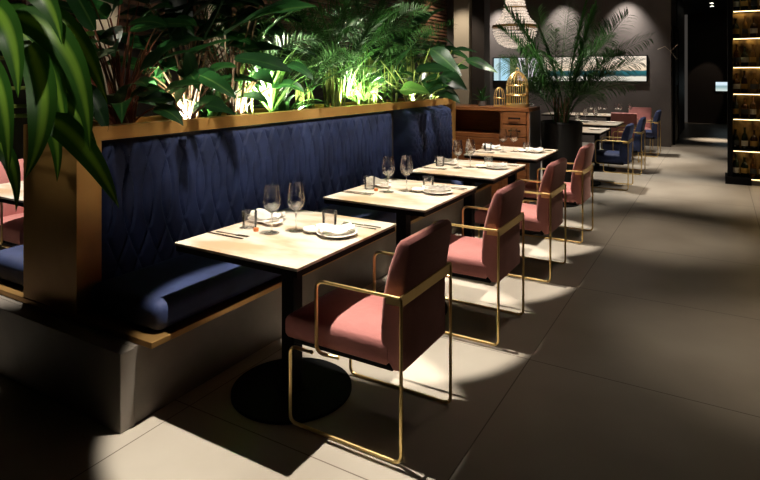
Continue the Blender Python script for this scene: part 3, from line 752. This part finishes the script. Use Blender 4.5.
# brass twig branches by the wall corner
tw = tag(new('twig_branch', (lambda bm: (tube(bm, [(-1.12, 13.45, 2.06), (-.98, 13.40, 2.12), (-.88, 13.45, 2.02), (-.74, 13.4, 2.16)], .008, 5), tube(bm, [(-.88, 13.45, 2.02), (-.76, 13.4, 1.85)], .007, 5), bm)[-1])(B()), mt_cream),
    'thin pale twig reaching from the corner of the back wall', 'branch')
# downlights near the far end
for k, y in enumerate((18.2, 19.0)):
    d = thing('downlight', ['nearer', 'farther'][k]+' round ceiling downlight above the passage to the far wall', 'ceiling light', (-.18, y, 3.5), 0, 'downlights over the passage')
    new('trim_ring', lathe(B(), [(.055, -.001), (.075, -.001), (.075, -.012), (.055, -.012), (.055, -.001)], 24), mt_black, d)
    new('lens', lathe(B(), [(0, -.002), (.053, -.002), (.053, -.008), (0, -.008)], 24), mt_lamp, d)

# ------------------------------------------------------------------ bottle display on the right
mt_backl = noise_mix(M('amber_painted_glints', rough=.25, metal=.6), (.12, .07, .03), (.95, .62, .22), 9, (1, 1, .5))  # upright gold mottling paints in reflections behind the bottles
mt_led = emis('led_strip', (1, .70, .33), 6)
bc = thing('bottle_display', 'tall black-framed backlit bottle display at the right edge', 'display cabinet', (.10, 9.4, 0))
new('frame', box(box(box(B(), 0, .06, 0, .35, 0, 3.3, .003), 1.64, 1.7, 0, .35, 0, 3.3, .003), .06, 1.64, 0, .35, 3.2, 3.3), mt_black, bc, False)
new('plinth', box(B(), -.03, .28, -.04, .36, 0, .10, .003), mt_black, bc, False)
new('plinth', box(B(), .28, 1.66, .02, .36, 0, .06, .003), mt_base, bc, False)
new('back_panel', box(B(), .06, 1.64, .32, .35, .1, 3.2), mt_backl, bc, False)
SZ = [.10, .48, .92, 1.27, 1.64, 2.04, 2.42, 2.8]
for z in SZ:
    s = new('shelf', box(B(), .06, 1.64, .02, .32, z-.02, z, .001), mt_black, bc, False)
    new('light_strip', box(B(), .07, 1.63, .03, .045, z-.028, z-.0201), mt_led, s, False)
bcol = [(.03, .05, .02), (.25, .10, .02), (.02, .03, .03), (.4, .22, .05), (.05, .02, .01)]
bmats = [M('bottle_glass_%d' % i, c, .08, 0, Transmission_Weight=.55) for i, c in enumerate(bcol)]
labm = [M('paper_label_%d' % i, c, .7) for i, c in enumerate([(.6, .55, .42), (.5, .3, .06), (.05, .05, .05)])]
def bottle_bm(sq):
    if sq: return lathe(B(), [(0, 0), (.04, 0), (.045, .01), (.045, .15), (.03, .185), (.014, .20), (.014, .25), (.017, .252), (.017, .27), (0, .27)], 16)
    return lathe(B(), [(0, 0), (.035, 0), (.038, .01), (.038, .17), (.028, .205), (.0135, .23), (.0135, .285), (.016, .287), (.016, .305), (0, .305)], 16)
bme = {}
wds = ['bottom', 'second', 'third', 'fourth', 'fifth', 'sixth', 'top']
for si, z in enumerate(SZ[:7]):
    for k in range(5):
        x = .20+k*.105+random.uniform(-.01, .01); sq = (k+si) % 2; mi = random.randrange(5)
        lab = '%s bottle from the left on the %s shelf of the display' % (['first', 'second', 'third', 'fourth', 'fifth'][k], wds[si] if si < 6 else 'seventh')
        b = thing('bottle', lab, 'bottle', (x, 9.50+random.uniform(0, .05), z), 0, 'bottles in the display cabinet')
        key = (sq, mi)
        if key not in bme: bme[key] = new('glass_body', bottle_bm(sq), bmats[mi], b); 
        else:
            o = bpy.data.objects.new('glass_body', bme[key].data); col.objects.link(o); o.parent = b
        r = .0455 if sq else .0385
        new('paper_label', lathe(B(), [(r, .05), (r+.0008, .05), (r+.0008, .12), (r, .12)], 16), labm[(k+si*2) % 3], b)

# ------------------------------------------------------------------ lights
def spot(name, loc, target, e, ang, blend=.3, size=.03, c=(1, .86, .68)):
    l = bpy.data.lights.new(name, 'SPOT'); l.energy = e; l.spot_size = math.radians(ang); l.spot_blend = blend; l.shadow_soft_size = size; l.color = c
    o = bpy.data.objects.new(name, l); col.objects.link(o); o.location = loc
    o.rotation_euler = (Vector(target)-Vector(loc)).to_track_quat('-Z', 'Y').to_euler()
    return o
WC = (1, .92, .80)
for i, y in enumerate(YC):
    spot('table_spot', (-1.50, y-.12, 3.2), (-1.66, y-.12, 0), 680, 28.8, .25, .015, (1, .90, .76))
for y in (2.4, 3.0, 3.6, 4.3, 5.0, 5.6):
    spot('bench_spot', (-.95, y, 3.0), (-2.65, y+.15, 1.24), 250, 25, 1, .06, WC)
WB = (1, .84, .66)
for x, y, e, a in ((.3, 3.75, 110, 34), (-.5, 6.0, 210, 34), (-.15, 8.4, 380, 44), (-.5, 11.0, 360, 44), (-.1, 15.6, 900, 20), (-.3, 13.2, 200, 40), (-.6, 4.0, 34, 70), (-.2, 2.4, 8, 50)):  # the last two wide cones are added fill for the floor
    spot('aisle_spot_and_fill', (x, y, 3.45), (x, y, 0), e, a, 1, .1, WB)
spot('back_table_spot', (-1.6, 8.8, 3.4), (-1.6, 8.9, .75), 420, 60, .6, .05, WC)
spot('back_table_spot', (-1.9, 11.5, 3.4), (-1.8, 11.7, .75), 520, 56, .6, .05, WC)
for x in (-4.6, -3.1, -1.75):
    spot('wall_washer', (x, 13.1, 3.45), (x, 13.6, 2.3), 210, 66, 1, .05, (1, .92, .85))
spot('wall_washer', (-5.2, 12.0, 3.4), (-6, 12.5, 2.6), 160, 70, .8, .05)
spot('wall_washer', (-5.2, 3.2, 3.4), (-6, 3.2, 2.6), 60, 50, .8, .05)
spot('pilaster_spot', (-5.2, 3.9, 2.9), (-5.9, 3.97, 1.4), 40, 50, .8, .05)
spot('pilaster_spot', (-5.2, 5.5, 2.9), (-5.9, 5.6, 1.4), 40, 50, .8, .05)
spot('sideboard_spot', (-1.9, 5.3, 3.4), (-2.1, 6.4, 1.1), 300, 36, .8, .04, WC)
spot('palm_spot', (-1.0, 5.9, 3.45), (-1.6, 6.9, 1.7), 160, 50, .8, .05, WC)
spot('column_spot', (-4.1, 9.2, 3.4), (-4.1, 10, 1.8), 120, 50, .8, .04)
spot('chandelier_spot', (-2.2, 7.3, 3.4), (-2.51, 8.05, 2.1), 90, 40, .8, .04, WC)
spot('passage_spot', (.3, 19.6, 3.4), (-.5, 21, 1.0), 40, 26, .2, .04, (1, .8, .6))
spot('entry_spot', (-3.9, 2.2, 3.4), (-3.9, 2.2, .7), 700, 40, .4, .03, WC)
spot('leaf_fill_spot', (-1.0, -.9, 2.3), (-2.35, 1.25, 1.62), 130, 23, 1, .08, WC)  # lamp added behind the camera to brighten the dracaena leaves
spot('rail_spot', (-1.5, 1.0, 3.2), (-2.63, 1.85, 1.3), 75, 19, 1, .08, WC)
for x, y, z, e in LW:
    l = spot('planter_uplight', (x, y, z), (x-.06, y+.4, z+1), 95*e, 140, .5, .02, (1, .97, .78))
    l = spot('planter_uplight', (x+.03, y+.5, z), (x-.05, y+.55, z+1), 26*e, 140, .5, .02, (1, .97, .78))

spot('plant_spot', (-1.0, 4.7, 3.3), (-2.85, 5.6, 1.9), 130, 34, 1, .05, WC)
spot('plant_spot', (-1.5, 2.7, 3.4), (-2.85, 3.9, 2.3), 60, 32, 1, .05, WC)
w = bpy.data.worlds.new('w'); bpy.context.scene.world = w; w.use_nodes = True
w.node_tree.nodes['Background'].inputs[0].default_value = (.9, .8, .7, 1); w.node_tree.nodes['Background'].inputs[1].default_value = .05

# ------------------------------------------------------------------ camera
cam = bpy.data.cameras.new('camera'); co = bpy.data.objects.new('camera', cam); col.objects.link(co)
co.location = (0, 0, 1.5)
co.rotation_euler = (PI/2, 0, math.atan2(.507, .862))
cam.sensor_width = 36; cam.lens = 36*577/760
cam.shift_y = -(240-76)/760
cam.clip_start = .05
sc_ = bpy.context.scene; sc_.camera = co
sc_.view_settings.view_transform = 'Standard'; sc_.view_settings.look = 'None'; sc_.view_settings.gamma = 1
sc_.view_settings.exposure = 0
